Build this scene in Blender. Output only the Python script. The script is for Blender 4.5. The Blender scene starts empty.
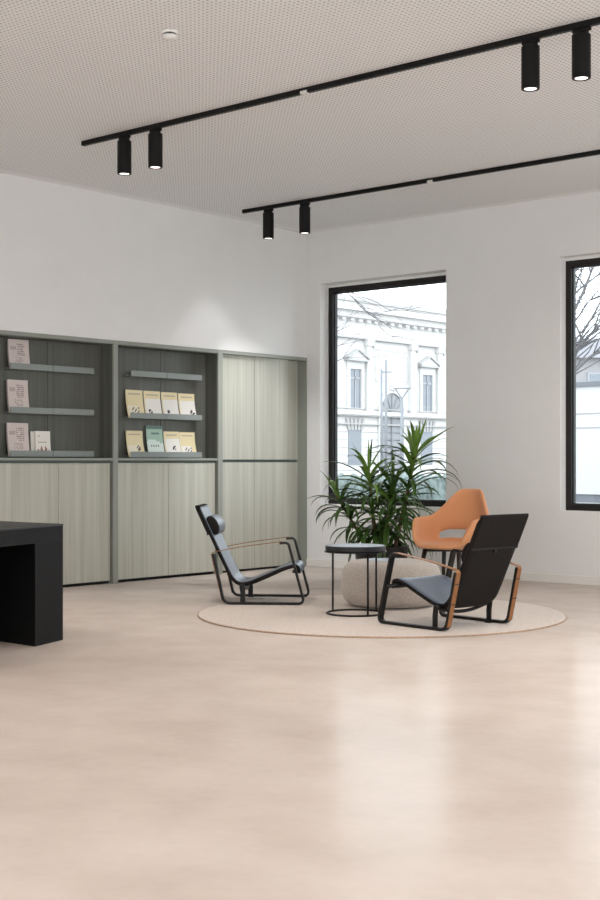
import bpy, bmesh, math, random
from mathutils import Vector, Matrix

random.seed(7)
SC = bpy.context.scene
COL = SC.collection
PI = math.pi
CEIL = 3.736

# ------------------------------------------------------------------ materials
def new_mat(name):
    m = bpy.data.materials.new(name)
    m.use_nodes = True
    nt = m.node_tree
    return m, nt, nt.nodes['Principled BSDF']

def flat(name, col, rough=0.5, spec=0.5, metal=0.0, sheen=0.0, noise=0.0, nscale=40.0, bump=0.0, coat=0.0):
    m, nt, b = new_mat(name)
    b.inputs['Base Color'].default_value = (*col, 1)
    b.inputs['Roughness'].default_value = rough
    b.inputs['Specular IOR Level'].default_value = spec
    b.inputs['Metallic'].default_value = metal
    b.inputs['Sheen Weight'].default_value = sheen
    b.inputs['Coat Weight'].default_value = coat
    if noise or bump:
        tc = nt.nodes.new('ShaderNodeTexCoord')
        nz = nt.nodes.new('ShaderNodeTexNoise')
        nz.inputs['Scale'].default_value = nscale
        nz.inputs['Detail'].default_value = 4
        nt.links.new(tc.outputs['Object'], nz.inputs['Vector'])
        if noise:
            rp = nt.nodes.new('ShaderNodeValToRGB')
            rp.color_ramp.elements[0].position = 0.3
            rp.color_ramp.elements[1].position = 0.7
            rp.color_ramp.elements[0].color = (*[c * (1 - noise) for c in col], 1)
            rp.color_ramp.elements[1].color = (*[min(1, c * (1 + noise)) for c in col], 1)
            nt.links.new(nz.outputs['Fac'], rp.inputs['Fac'])
            nt.links.new(rp.outputs['Color'], b.inputs['Base Color'])
        if bump:
            bp = nt.nodes.new('ShaderNodeBump')
            bp.inputs['Strength'].default_value = bump
            bp.inputs['Distance'].default_value = 0.01
            nt.links.new(nz.outputs['Fac'], bp.inputs['Height'])
            nt.links.new(bp.outputs['Normal'], b.inputs['Normal'])
    return m

def math_node(nt, op, a, b=None):
    n = nt.nodes.new('ShaderNodeMath'); n.operation = op
    for i, v in enumerate((a, b)):
        if v is None: continue
        if isinstance(v, (int, float)): n.inputs[i].default_value = v
        else: nt.links.new(v, n.inputs[i])
    return n.outputs[0]

def floor_mat():
    m, nt, b = new_mat('sealed_concrete')
    tc = nt.nodes.new('ShaderNodeTexCoord')
    def nz(scale, det, ro):
        n = nt.nodes.new('ShaderNodeTexNoise'); n.inputs['Scale'].default_value = scale; n.inputs['Detail'].default_value = det; n.inputs['Roughness'].default_value = ro
        nt.links.new(tc.outputs['Object'], n.inputs['Vector']); return n.outputs['Fac']
    big, mid, fine = nz(0.8, 2, 0.5), nz(3.2, 3, 0.5), nz(16, 4, 0.55)
    mix = math_node(nt, 'ADD', math_node(nt, 'MULTIPLY', big, 0.45), math_node(nt, 'ADD', math_node(nt, 'MULTIPLY', mid, 0.38), math_node(nt, 'MULTIPLY', fine, 0.17)))
    f = nt.nodes.new('ShaderNodeMapRange'); f.inputs['From Min'].default_value = 0.34; f.inputs['From Max'].default_value = 0.66
    nt.links.new(mix, f.inputs['Value'])
    cm = nt.nodes.new('ShaderNodeMix'); cm.data_type = 'RGBA'
    cm.inputs['A'].default_value = (0.515, 0.438, 0.385, 1); cm.inputs['B'].default_value = (0.62, 0.545, 0.492, 1)
    nt.links.new(f.outputs['Result'], cm.inputs['Factor'])
    df = nt.nodes.new('ShaderNodeBsdfDiffuse'); nt.links.new(cm.outputs['Result'], df.inputs['Color'])
    gl = nt.nodes.new('ShaderNodeBsdfGlossy')
    r = nt.nodes.new('ShaderNodeMapRange')
    r.inputs['From Min'].default_value = 0.36; r.inputs['From Max'].default_value = 0.64
    r.inputs['To Min'].default_value = 0.17; r.inputs['To Max'].default_value = 0.255
    nt.links.new(mix, r.inputs['Value']); nt.links.new(r.outputs['Result'], gl.inputs['Roughness'])
    mx = nt.nodes.new('ShaderNodeMixShader'); mx.inputs[0].default_value = 0.11
    nt.links.new(df.outputs[0], mx.inputs[1]); nt.links.new(gl.outputs[0], mx.inputs[2])
    nt.nodes.remove(b)
    out = [n for n in nt.nodes if n.type == 'OUTPUT_MATERIAL'][0]
    nt.links.new(mx.outputs[0], out.inputs[0])
    return m

def ceiling_mat():
    m, nt, b = new_mat('perforated_acoustic_board')
    tc = nt.nodes.new('ShaderNodeTexCoord')
    sp = nt.nodes.new('ShaderNodeSeparateXYZ'); nt.links.new(tc.outputs['Object'], sp.inputs[0])
    S = 0.034
    def cell(v):
        f = math_node(nt, 'FRACT', math_node(nt, 'MULTIPLY', v, 1 / S))
        d = math_node(nt, 'SUBTRACT', f, 0.5)
        return math_node(nt, 'MULTIPLY', d, d)
    d2 = math_node(nt, 'ADD', cell(sp.outputs['X']), cell(sp.outputs['Y']))
    hole = math_node(nt, 'LESS_THAN', d2, 0.050)
    mx = nt.nodes.new('ShaderNodeMix'); mx.data_type = 'RGBA'
    mx.inputs['A'].default_value = (0.84, 0.835, 0.83, 1)
    mx.inputs['B'].default_value = (0.42, 0.415, 0.41, 1)
    nt.links.new(hole, mx.inputs['Factor'])
    nt.links.new(mx.outputs['Result'], b.inputs['Base Color'])
    b.inputs['Roughness'].default_value = 0.85
    return m

def wood_mat(name, dark, light, rough=0.5):
    m, nt, b = new_mat(name)
    tc = nt.nodes.new('ShaderNodeTexCoord')
    mp = nt.nodes.new('ShaderNodeMapping'); mp.inputs['Scale'].default_value = (26, 26, 0.55)
    nt.links.new(tc.outputs['Object'], mp.inputs['Vector'])
    n1 = nt.nodes.new('ShaderNodeTexNoise'); n1.inputs['Scale'].default_value = 1.0; n1.inputs['Detail'].default_value = 5; n1.inputs['Roughness'].default_value = 0.6
    nt.links.new(mp.outputs[0], n1.inputs['Vector'])
    mp2 = nt.nodes.new('ShaderNodeMapping'); mp2.inputs['Scale'].default_value = (3.2, 3.2, 0.25)
    nt.links.new(tc.outputs['Object'], mp2.inputs['Vector'])
    n2 = nt.nodes.new('ShaderNodeTexNoise'); n2.inputs['Scale'].default_value = 1.0; n2.inputs['Detail'].default_value = 3
    nt.links.new(mp2.outputs[0], n2.inputs['Vector'])
    f = math_node(nt, 'ADD', math_node(nt, 'MULTIPLY', n1.outputs['Fac'], 0.65), math_node(nt, 'MULTIPLY', n2.outputs['Fac'], 0.35))
    rp = nt.nodes.new('ShaderNodeValToRGB')
    rp.color_ramp.elements[0].position = 0.34; rp.color_ramp.elements[0].color = (*dark, 1)
    rp.color_ramp.elements[1].position = 0.66; rp.color_ramp.elements[1].color = (*light, 1)
    nt.links.new(f, rp.inputs['Fac']); nt.links.new(rp.outputs['Color'], b.inputs['Base Color'])
    b.inputs['Roughness'].default_value = rough
    return m

def glass_mat():
    m = bpy.data.materials.new('window_glass'); m.use_nodes = True
    nt = m.node_tree; nt.nodes.clear()
    out = nt.nodes.new('ShaderNodeOutputMaterial')
    tr = nt.nodes.new('ShaderNodeBsdfTransparent'); tr.inputs[0].default_value = (0.97, 0.985, 0.99, 1)
    gl = nt.nodes.new('ShaderNodeBsdfGlossy'); gl.inputs['Roughness'].default_value = 0.02
    fr = nt.nodes.new('ShaderNodeFresnel'); fr.inputs['IOR'].default_value = 1.35
    mx = nt.nodes.new('ShaderNodeMixShader')
    nt.links.new(fr.outputs[0], mx.inputs[0]); nt.links.new(tr.outputs[0], mx.inputs[1]); nt.links.new(gl.outputs[0], mx.inputs[2])
    nt.links.new(mx.outputs[0], out.inputs[0])
    return m

def emit_mat(name, col, s):
    m, nt, b = new_mat(name)
    b.inputs['Base Color'].default_value = (*col, 1)
    b.inputs['Emission Color'].default_value = (*col, 1)
    b.inputs['Emission Strength'].default_value = s
    return m

M = {}
M['plaster'] = flat('white_plaster', (0.80, 0.792, 0.775), 0.9, 0.3, noise=0.012, nscale=3)
M['plain_ceiling'] = flat('plain_gypsum', (0.86, 0.855, 0.85), 0.9, 0.3)
M['skirting'] = flat('painted_skirting', (0.80, 0.775, 0.735), 0.6)
M['floor'] = floor_mat()
M['ceiling'] = ceiling_mat()
M['frame'] = flat('dark_bronze_aluminium', (0.014, 0.012, 0.0115), 0.45, 0.3)
M['glass'] = glass_mat()
M['sage'] = wood_mat('sage_stained_veneer', (0.385, 0.38, 0.31), (0.55, 0.545, 0.47))
M['sage_shaded'] = wood_mat('sage_niche_shade', (0.080, 0.083, 0.068), (0.130, 0.134, 0.112))  # sage veneer darkened: the shade inside the niches is put into the colour
M['sage_edge'] = flat('sage_edge_band', (0.285, 0.298, 0.258), 0.5)
M['gap'] = flat('black_recess', (0.012, 0.012, 0.012), 0.8)
M['groove'] = flat('dark_green_groove', (0.09, 0.115, 0.105), 0.7)
M['ledge'] = flat('grey_green_metal', (0.25, 0.275, 0.26), 0.42)
M['desk'] = flat('black_laminate', (0.0075, 0.0075, 0.008), 0.6, 0.15)
M['desk_top'] = flat('black_linoleum', (0.014, 0.015, 0.0145), 0.42, 0.4)
M['black_metal'] = flat('black_powder_coat', (0.006, 0.0055, 0.0055), 0.4, 0.35)
M['lamp_black'] = flat('black_lamp_housing', (0.005, 0.0045, 0.0045), 0.5, 0.2)
M['canvas'] = flat('black_brown_canvas', (0.009, 0.007, 0.0062), 0.7, 0.2, sheen=0.0, bump=0.25, nscale=240)
M['leather_face'] = flat('black_leather_sheen', (0.080, 0.104, 0.150), 0.36, 0.9)  # bluish window sheen on dark leather is put into the base colour
M['tan'] = flat('tan_leather', (0.26, 0.108, 0.034), 0.5, noise=0.12, nscale=25)
M['peach'] = flat('peach_wool', (0.68, 0.31, 0.145), 0.9, 0.2, sheen=0.25, noise=0.07, nscale=160, bump=0.25)
M['dark_wood'] = flat('dark_stained_wood', (0.018, 0.013, 0.011), 0.45)
M['boucle'] = flat('greige_boucle', (0.47, 0.41, 0.36), 0.95, 0.2, sheen=0.3, noise=0.16, nscale=90, bump=0.6)
M['rug'] = flat('beige_rug_pile', (0.58, 0.495, 0.43), 0.98, 0.1, sheen=0.2, noise=0.14, nscale=60, bump=0.5)
M['rug_edge'] = flat('rug_edge_binding', (0.42, 0.29, 0.20), 0.9, noise=0.25, nscale=80)
M['table_edge'] = flat('black_table_edge', (0.012, 0.012, 0.014), 0.45, 0.4)
M['table_top'] = flat('table_top_window_sheen', (0.20, 0.225, 0.27), 0.42, 0.6)  # dark top lightened: the window reflection is put into the base colour
M['pot'] = flat('black_planter', (0.015, 0.014, 0.013), 0.5)
M['soil'] = flat('potting_soil', (0.03, 0.02, 0.013), 0.95, bump=0.6)
M['cane'] = flat('cane_bark', (0.17, 0.105, 0.055), 0.85, noise=0.3, nscale=30, bump=0.5)
M['leaf'] = flat('deep_green_leaf', (0.050, 0.118, 0.018), 0.36, 0.5, noise=0.35, nscale=5)
M['leaf_young'] = flat('fresh_green_leaf', (0.15, 0.27, 0.045), 0.4, 0.5, noise=0.2, nscale=6)
M['white'] = flat('white_plastic', (0.78, 0.77, 0.74), 0.5)
M['detector_gap'] = flat('detector_shadow_gap', (0.03, 0.03, 0.03), 0.7)
M['pinkpaper'] = flat('pale_pink_paper', (0.66, 0.575, 0.545), 0.65)
M['pinkdark'] = flat('mauve_ink', (0.30, 0.22, 0.215), 0.65)
M['ink'] = flat('black_ink', (0.03, 0.026, 0.03), 0.6)
M['cream'] = flat('cream_paper', (0.84, 0.77, 0.60), 0.6)
M['yellow'] = flat('soft_yellow_paper', (0.80, 0.69, 0.42), 0.6)
M['palewhite'] = flat('white_paper', (0.84, 0.81, 0.75), 0.6)
M['greyink'] = flat('grey_print', (0.52, 0.45, 0.33), 0.6)
M['mint'] = flat('mint_green_paper', (0.36, 0.52, 0.42), 0.55)
M['mintpale'] = flat('pale_mint_paper', (0.68, 0.76, 0.71), 0.55)
M['mintdark'] = flat('green_print', (0.12, 0.20, 0.17), 0.55)
M['rust'] = flat('red_brown_print', (0.28, 0.12, 0.08), 0.6)
M['skin_print'] = flat('warm_photo_print', (0.55, 0.36, 0.27), 0.6)
M['bluepaper'] = flat('pale_blue_paper', (0.42, 0.47, 0.55), 0.4)
# outdoors
M['stone'] = flat('pale_limestone', (0.57, 0.56, 0.545), 0.9, 0.2, noise=0.02, nscale=1.5)
M['stone_line'] = flat('darker_limestone', (0.38, 0.375, 0.37), 0.9, 0.2)  # darker stone tone for courses, edge strips and lines
M['facade_glass'] = flat('facade_window_glass', (0.17, 0.19, 0.215), 0.25)
M['facade_frame'] = flat('facade_window_frame', (0.28, 0.285, 0.30), 0.6)
M['facade_door'] = flat('facade_grey_door', (0.235, 0.24, 0.255), 0.6)
M['asphalt'] = flat('grey_asphalt', (0.22, 0.22, 0.22), 0.9, noise=0.06, nscale=2)
M['bark'] = flat('grey_bark', (0.12, 0.118, 0.123), 0.9, noise=0.2, nscale=8)
M['street_metal'] = flat('galvanised_grey', (0.18, 0.19, 0.205), 0.6)
M['container'] = flat('white_painted_steel', (0.40, 0.40, 0.40), 0.7)
M['container_trim'] = flat('grey_container_trim', (0.11, 0.12, 0.135), 0.7)
M['render_grey'] = flat('grey_render', (0.26, 0.255, 0.26), 0.9)
M['roof_grey'] = flat('grey_slate', (0.17, 0.17, 0.185), 0.9)
M['hedge'] = flat('teal_green_hedge', (0.12, 0.15, 0.145), 0.9, noise=0.4, nscale=6)

# ------------------------------------------------------------------ mesh builder
class MB:
    def __init__(s):
        s.v = []; s.f = []; s.m = []
    def add(s, vs, fs, mi=0):
        o = len(s.v)
        s.v += [tuple(p) for p in vs]
        for f in fs:
            s.f.append(tuple(i + o for i in f)); s.m.append(mi)
        return s
    def box(s, x0, x1, y0, y1, z0, z1, mi=0):
        vs = [(x, y, z) for x in (x0, x1) for y in (y0, y1) for z in (z0, z1)]
        return s.add(vs, [(0, 1, 3, 2), (4, 6, 7, 5), (0, 4, 5, 1), (2, 3, 7, 6), (0, 2, 6, 4), (1, 5, 7, 3)], mi)
    def hexa(s, bottom, top, mi=0):          # two rings of equal length, counter-clockwise seen from above
        n = len(bottom)
        fs = [tuple(reversed(range(n))), tuple(range(n, 2 * n))]
        fs += [(i, (i + 1) % n, n + (i + 1) % n, n + i) for i in range(n)]
        return s.add(list(bottom) + list(top), fs, mi)
    def prism(s, poly, z0, z1, mi=0):
        return s.hexa([(x, y, z0) for x, y in poly], [(x, y, z1) for x, y in poly], mi)
    def band(s, pts, y0, y1, t, closed=False, mi=0):   # flat bar bent along a path in the XZ plane
        n = len(pts); rings = []
        for i in range(n):
            a = pts[i - 1] if (i > 0 or closed) else pts[i]
            b = pts[(i + 1) % n] if (i < n - 1 or closed) else pts[i]
            dx, dz = b[0] - a[0], b[1] - a[1]; L = math.hypot(dx, dz) or 1
            nx, nz = -dz / L * t / 2, dx / L * t / 2
            x, z = pts[i]
            rings.append([(x + nx, y0, z + nz), (x + nx, y1, z + nz), (x - nx, y1, z - nz), (x - nx, y0, z - nz)])
        vs = [p for r in rings for p in r]; fs = []
        for i in range(n if closed else n - 1):
            j = (i + 1) % n
            for k in range(4):
                fs.append((i * 4 + k, i * 4 + (k + 1) % 4, j * 4 + (k + 1) % 4, j * 4 + k))
        if not closed:
            fs += [(3, 2, 1, 0), tuple((n - 1) * 4 + k for k in range(4))]
        return s.add(vs, fs, mi)
    def tube(s, pts, r, n=8, mi=0, caps=True, closed=False):
        pts = [Vector(p) for p in pts]
        rs = r if isinstance(r, (list, tuple)) else [r] * len(pts)
        N = len(pts); vs = []; up = None
        for i in range(N):
            a = pts[i - 1] if (i > 0 or closed) else pts[i]
            b = pts[(i + 1) % N] if (i < N - 1 or closed) else pts[i]
            d = (b - a).normalized()
            if up is None:
                up = Vector((0, 0, 1)) if abs(d.z) < 0.9 else Vector((1, 0, 0))
            u = (up - d * up.dot(d)).normalized(); w = d.cross(u); up = u
            for k in range(n):
                an = 2 * PI * k / n
                vs.append(pts[i] + (u * math.cos(an) + w * math.sin(an)) * rs[i])
        fs = []
        for i in range(N if closed else N - 1):
            j = (i + 1) % N
            for k in range(n):
                fs.append((i * n + k, i * n + (k + 1) % n, j * n + (k + 1) % n, j * n + k))
        if caps and not closed:
            fs += [tuple(reversed(range(n))), tuple((N - 1) * n + k for k in range(n))]
        return s.add(vs, fs, mi)
    def lathe(s, prof, n=32, c=(0, 0, 0), mi=0, sx=1.0, sy=1.0):   # prof (r, z) from bottom to top
        vs = []; fs = []; N = len(prof)
        for r, z in prof:
            for k in range(n):
                a = 2 * PI * k / n
                vs.append((c[0] + r * sx * math.cos(a), c[1] + r * sy * math.sin(a), c[2] + z))
        for i in range(N - 1):
            for k in range(n):
                fs.append((i * n + k, i * n + (k + 1) % n, (i + 1) * n + (k + 1) % n, (i + 1) * n + k))
        fs += [tuple(reversed(range(n))), tuple((N - 1) * n + k for k in range(n))]
        return s.add(vs, fs, mi)
    def grid(s, rows, mi=0, closed=False):
        nr, nc = len(rows), len(rows[0])
        vs = [p for r in rows for p in r]; fs = []
        for i in range(nr - 1):
            for k in range(nc if closed else nc - 1):
                fs.append((i * nc + k, i * nc + (k + 1) % nc, (i + 1) * nc + (k + 1) % nc, (i + 1) * nc + k))
        return s.add(vs, fs, mi)
    def build(s, name, mats, parent=None, smooth=False, bevel=0.0, loc=None, fix=True, segs=2):
        me = bpy.data.meshes.new(name)
        vs = s.v
        if loc is not None:
            vs = [(p[0] - loc[0], p[1] - loc[1], p[2] - loc[2]) for p in vs]
        me.from_pydata(vs, [], s.f)
        if not isinstance(mats, (list, tuple)): mats = [mats]
        for m in mats: me.materials.append(m)
        me.polygons.foreach_set('material_index', s.m)
        if fix:
            bm = bmesh.new(); bm.from_mesh(me)
            bmesh.ops.recalc_face_normals(bm, faces=bm.faces)
            bm.to_mesh(me); bm.free()
        if smooth:
            me.polygons.foreach_set('use_smooth', [True] * len(me.polygons))
        me.update()
        o = bpy.data.objects.new(name, me); COL.objects.link(o)
        if loc is not None: o.location = loc
        if parent: o.parent = parent
        if bevel:
            b = o.modifiers.new('bevel', 'BEVEL'); b.width = bevel; b.segments = segs; b.limit_method = 'ANGLE'; b.angle_limit = math.radians(40)
        return o

def fillet(pts, r, closed=False, seg=5):
    out = []; n = len(pts)
    for i, p in enumerate(pts):
        if not closed and i in (0, n - 1):
            out.append(p); continue
        P = Vector(p); A = Vector(pts[i - 1]); B = Vector(pts[(i + 1) % n])
        da = (A - P); db = (B - P); la, lb = da.length, db.length
        rr = min(r, la * 0.45, lb * 0.45)
        a = P + da / la * rr; b = P + db / lb * rr
        for k in range(seg + 1):
            t = k / seg
            q = a * (1 - t) ** 2 + P * 2 * t * (1 - t) + b * t * t
            out.append(tuple(q))
    return out

def spline(pts, n):                     # Catmull-Rom through points of any dimension
    P = [Vector(p) for p in pts]; out = []
    for i in range(len(P) - 1):
        p0 = P[max(i - 1, 0)]; p1 = P[i]; p2 = P[i + 1]; p3 = P[min(i + 2, len(P) - 1)]
        for k in range(n):
            t = k / n
            out.append(tuple(0.5 * ((2 * p1) + (p2 - p0) * t + (2 * p0 - 5 * p1 + 4 * p2 - p3) * t * t + (3 * p1 - p0 - 3 * p2 + p3) * t ** 3)))
    out.append(tuple(P[-1]))
    return out

def tag(o, label, cat, group=None, kind=None):
    o['label'] = label; o['category'] = cat
    if group: o['group'] = group
    if kind: o['kind'] = kind
    return o

def thing(name, label, cat, loc=(0, 0, 0), rz=0.0, group=None):
    o = bpy.data.objects.new(name, None); COL.objects.link(o)
    o.empty_display_size = 0.1
    o.location = loc; o.rotation_euler = (0, 0, rz)
    return tag(o, label, cat, group)

def copy_tree(o, parent=None):
    c = o.copy(); COL.objects.link(c)
    if parent: c.parent = parent
    for ch in list(o.children): copy_tree(ch, c)
    return c

def struct(o):
    o['kind'] = 'structure'; return o

# ------------------------------------------------------------------ the room
RX, RY = 14.0, -17.0
struct(MB().box(-0.6, RX, RY, 0.0, -0.2, 0.0).build('floor', M['floor']))
struct(MB().box(0.12, RX, RY, -0.12, CEIL, CEIL + 0.3).build('ceiling', M['ceiling']))
t = MB(); t.box(-0.6, 0.12, RY, 0.4, CEIL, CEIL + 0.3); t.box(0.12, RX, -0.12, 0.4, CEIL, CEIL + 0.3)
struct(t.build('trim_1', M['plain_ceiling']))                       # plain border of the perforated ceiling
w = MB(); w.box(-0.6, 0.0, RY, 0.0, 2.342, CEIL); w.box(-0.6, -0.52, RY, 0.0, 0, 2.342)
struct(w.build('wall_left', M['plaster']))
# wall with the windows
OPEN = [(0.19, 1.884), (3.214, 4.908), (6.238, 7.932), (9.262, 10.956)]
SILL, HEAD, WT = 0.70, 3.155, 0.245
w = MB(); w.box(-0.6, RX, 0, WT, 0, SILL); w.box(-0.6, RX, 0, WT, HEAD, CEIL)
xs = [-0.6] + [v for o in OPEN for v in o] + [RX]
for i in range(0, len(xs), 2): w.box(xs[i], xs[i + 1], 0, WT, SILL, HEAD)
struct(w.build('wall_back', M['plaster']))
b = MB(); b.box(0.0, RX, -0.014, 0.0, 0, 0.085)
struct(b.build('baseboard_back', M['skirting'], bevel=0.004))
for i, (x0, x1) in enumerate(OPEN):
    f = MB(); fw = 0.060; y0 = 0.150 if i != 1 else 0.110; y1 = y0 + 0.085; HD = HEAD - 0.032
    f.box(x0, x0 + fw, y0, y1, SILL, HD); f.box(x1 - fw, x1, y0, y1, SILL, HD)
    f.box(x0 + fw, x1 - fw, y0, y1, SILL, SILL + fw); f.box(x0 + fw, x1 - fw, y0, y1, HD - fw, HD)
    # stepped inner bead
    g = 0.010; a, bb = x0 + fw, x1 - fw
    for q in ((a, a + g, SILL + fw, HD - fw), (bb - g, bb, SILL + fw, HD - fw), (a, bb, SILL + fw, SILL + fw + g), (a, bb, HD - fw - g, HD - fw)):
        f.box(q[0], q[1], y0 + 0.03, y1 - 0.01, q[2], q[3])
    struct(MB().box(x0, x1, y0, WT, HD, HEAD).build('trim_%d' % (i + 2), M['plaster']))
    win = struct(f.build('window_%d' % (i + 1), M['frame']))
    MB().box(a - 0.01, bb + 0.01, y0 + 0.04, y0 + 0.052, SILL + fw - 0.01, HD - fw + 0.01).build('pane', M['glass'], win)
# the wall behind the viewer and the glazed side of the room (open to daylight)
w = MB(); w.box(-0.6, RX, RY - 0.3, RY, 0, 0.9); w.box(-0.6, RX, RY - 0.3, RY, 3.2, CEIL)
for x in (-0.6, 3.0, 6.6, 10.2, 13.0): w.box(x, x + 1.0, RY - 0.3, RY, 0.9, 3.2)
struct(w.build('wall_front', M['plaster']))
w = MB(); w.box(RX, RX + 0.3, RY, WT, 0, 0.7); w.box(RX, RX + 0.3, RY, WT, 3.2, CEIL)
for y in (-17.0, -12.8, -8.6, -4.4, -0.6): w.box(RX, RX + 0.3, y, y + 1.0, 0.7, 3.2)
struct(w.build('wall_right', M['plaster']))

# ------------------------------------------------------------------ cabinets along the left wall
TOPZ = 2.34
def cabinet(label, y0, y1, post_left, post_right, split_low, split_back, open_niche):
    """y0..y1 is the clear inside width; posts are the side panels"""
    c = thing('wall_cabinet', label, 'cabinet', (0, (y0 + y1) / 2, 0), group='sage green fitted wall cabinets')
    def part(mb, name, mat, **k):
        L = (0, (y0 + y1) / 2, 0)
        mb.v = [(p[0], p[1] - L[1], p[2]) for p in mb.v]
        return mb.build(name, mat, c, **k)
    if post_left: part(MB().box(-0.5, 0.004, y0 - post_left, y0, 0, TOPZ), 'side_panel', M['sage_edge'], bevel=0.003)
    part(MB().box(-0.5, 0.004, y1, y1 + post_right, 0, TOPZ), 'side_panel', M['sage_edge'], bevel=0.003)
    part(MB().box(-0.5, 0.002, y0, y1, 2.305, TOPZ), 'head_panel', M['sage_edge'], bevel=0.002)
    part(MB().box(-0.48, -0.075, y0, y1, 0.0, 0.05), 'plinth', M['gap'])
    zs = 1.185
    if open_niche:
        part(MB().box(-0.5, -0.004, y0, y1, zs, 1.208), 'worktop', M['sage_edge'], bevel=0.002)
        part(MB().box(-0.46, -0.028, y0, y1, 1.160, zs), 'groove', M['groove'])
        g = 0.0025
        part(MB().box(-0.21, -0.18, y0, split_back - g, 1.208, 2.305), 'back_panel', M['sage_shaded'])
        part(MB().box(-0.21, -0.18, split_back + g, y1, 1.208, 2.305), 'back_panel', M['sage_shaded'])
        part(MB().box(-0.18, -0.012, y1 - 0.006, y1, 1.208, 2.305), 'niche_shade_lining', M['sage_shaded'])  # thin dark sheets added; their colour stands for shade inside the niche
        part(MB().box(-0.18, -0.012, y0, y1 - 0.006, 2.298, 2.305), 'niche_shade_lining', M['sage_shaded'])
        part(MB().box(-0.22, -0.21, y0, y1, 1.208, 2.305), 'backing_board', M['gap'])
        g = 0.002
        part(MB().box(-0.045, -0.022, y0 + 0.012, split_low - g, 0.032, 1.158), 'door', M['sage'], bevel=0.0015)
        part(MB().box(-0.045, -0.022, split_low + g, y1 - 0.02, 0.032, 1.158), 'door', M['sage'], bevel=0.0015)
        part(MB().box(-0.07, -0.05, y0, y1, 0.05, 1.158), 'carcass_front', M['groove'])
    return c, part

cab_a, part_a = cabinet('sage green cabinet at far left with pink booklets on its ledges', -4.23, -2.87, 0.06, 0.06, -3.52, -3.52, True)
cab_b, part_b = cabinet('sage green cabinet in the middle with cream leaflets on its ledges', -2.81, -1.43, 0, 0.067, -2.12, -2.08, True)
cab_c, part_c = cabinet('tall closed sage green cabinet in the room corner', -1.363, -0.016, 0, 0.015, -0.815, None, False)
E0 = -0.26
for (a, b2) in ((-1.360, -0.817), (-0.813, E0)):
    part_c(MB().box(-0.12, -0.05, a, b2, 1.195, 2.305), 'upper_door', M['sage'], bevel=0.0015)
    part_c(MB().box(-0.12, -0.05, a, b2, 0.025, 1.165), 'lower_door', M['sage'], bevel=0.0015)
part_c(MB().box(-0.16, -0.125, E0 - 0.02, -0.016, 1.195, 2.305), 'filler_panel', M['sage'])
part_c(MB().box(-0.16, -0.125, E0 - 0.02, -0.016, 0.0, 1.165), 'filler_panel', M['sage'])
part_c(MB().box(-0.16, -0.07, -1.363, E0, 1.165, 1.195), 'groove', M['groove'])
part_c(MB().box(-0.16, -0.14, E0, -0.016, 1.165, 1.195), 'groove', M['groove'])

def ledges(part, y0, ym, y1, zs):
    for z in zs:
        for (a, b2) in ((y0, ym - 0.003), (ym + 0.003, y1)):
            m = MB()
            m.box(-0.178, -0.098, a, b2, z, z + 0.006)
            m.box(-0.104, -0.098, a, b2, z, z + 0.060)
            m.box(-0.180, -0.174, a, b2, z, z + 0.025)
            part(m, 'display_ledge', M['ledge'], bevel=0.0015)
ledges(part_a, -4.005, -3.52, -3.025, (2.008, 1.610, 1.215))
ledges(part_b, -2.552, -2.067, -1.566, (2.012, 1.598, 1.212))

# ------------------------------------------------------------------ booklets and leaflets on the ledges
def leaflet(name, label, cat, group, y0, y1, z0, h, slump, mats, cell, nx=14, nz=18, thick=0.006, xback=-0.166, xfoot=None):
    w = y1 - y0
    def X(t): return xback + slump * (1 - t) ** 2 + thick
    m = MB(); vs = []
    for k in range(nz + 1):
        t = k / nz
        for i in range(nx + 1):
            vs.append((X(t), -w / 2 + w * i / nx, h * t))
    fr = len(vs)
    fs = []; ms = []
    for k in range(nz):
        for i in range(nx):
            fs.append((k * (nx + 1) + i, k * (nx + 1) + i + 1, (k + 1) * (nx + 1) + i + 1, (k + 1) * (nx + 1) + i))
            ms.append(cell(i / (nx - 1), k / (nz - 1), i, k))
    back = [(p[0] - thick, p[1], p[2]) for p in vs]
    allv = vs + back
    for k in range(nz):
        for i in range(nx):
            a = fr + k * (nx + 1) + i
            fs.append((a, a + nx + 1, a + nx + 2, a + 1)); ms.append(0)
    def edge(i0, i1):
        fs.append((i0, i1, fr + i1, fr + i0)); ms.append(0)
    for i in range(nx):
        edge(i + 1, i); edge(nz * (nx + 1) + i, nz * (nx + 1) + i + 1)
    for k in range(nz):
        edge(k * (nx + 1), (k + 1) * (nx + 1)); edge((k + 1) * (nx + 1) + nx, k * (nx + 1) + nx)
    m.v = allv; m.f = fs; m.m = ms
    xm = X(0)
    m.v = [(p[0] - xm, p[1], p[2]) for p in m.v]
    o = m.build(name, mats, fix=True)
    o.location = (xm, (y0 + y1) / 2, z0)
    return tag(o, label, cat, group)

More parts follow.
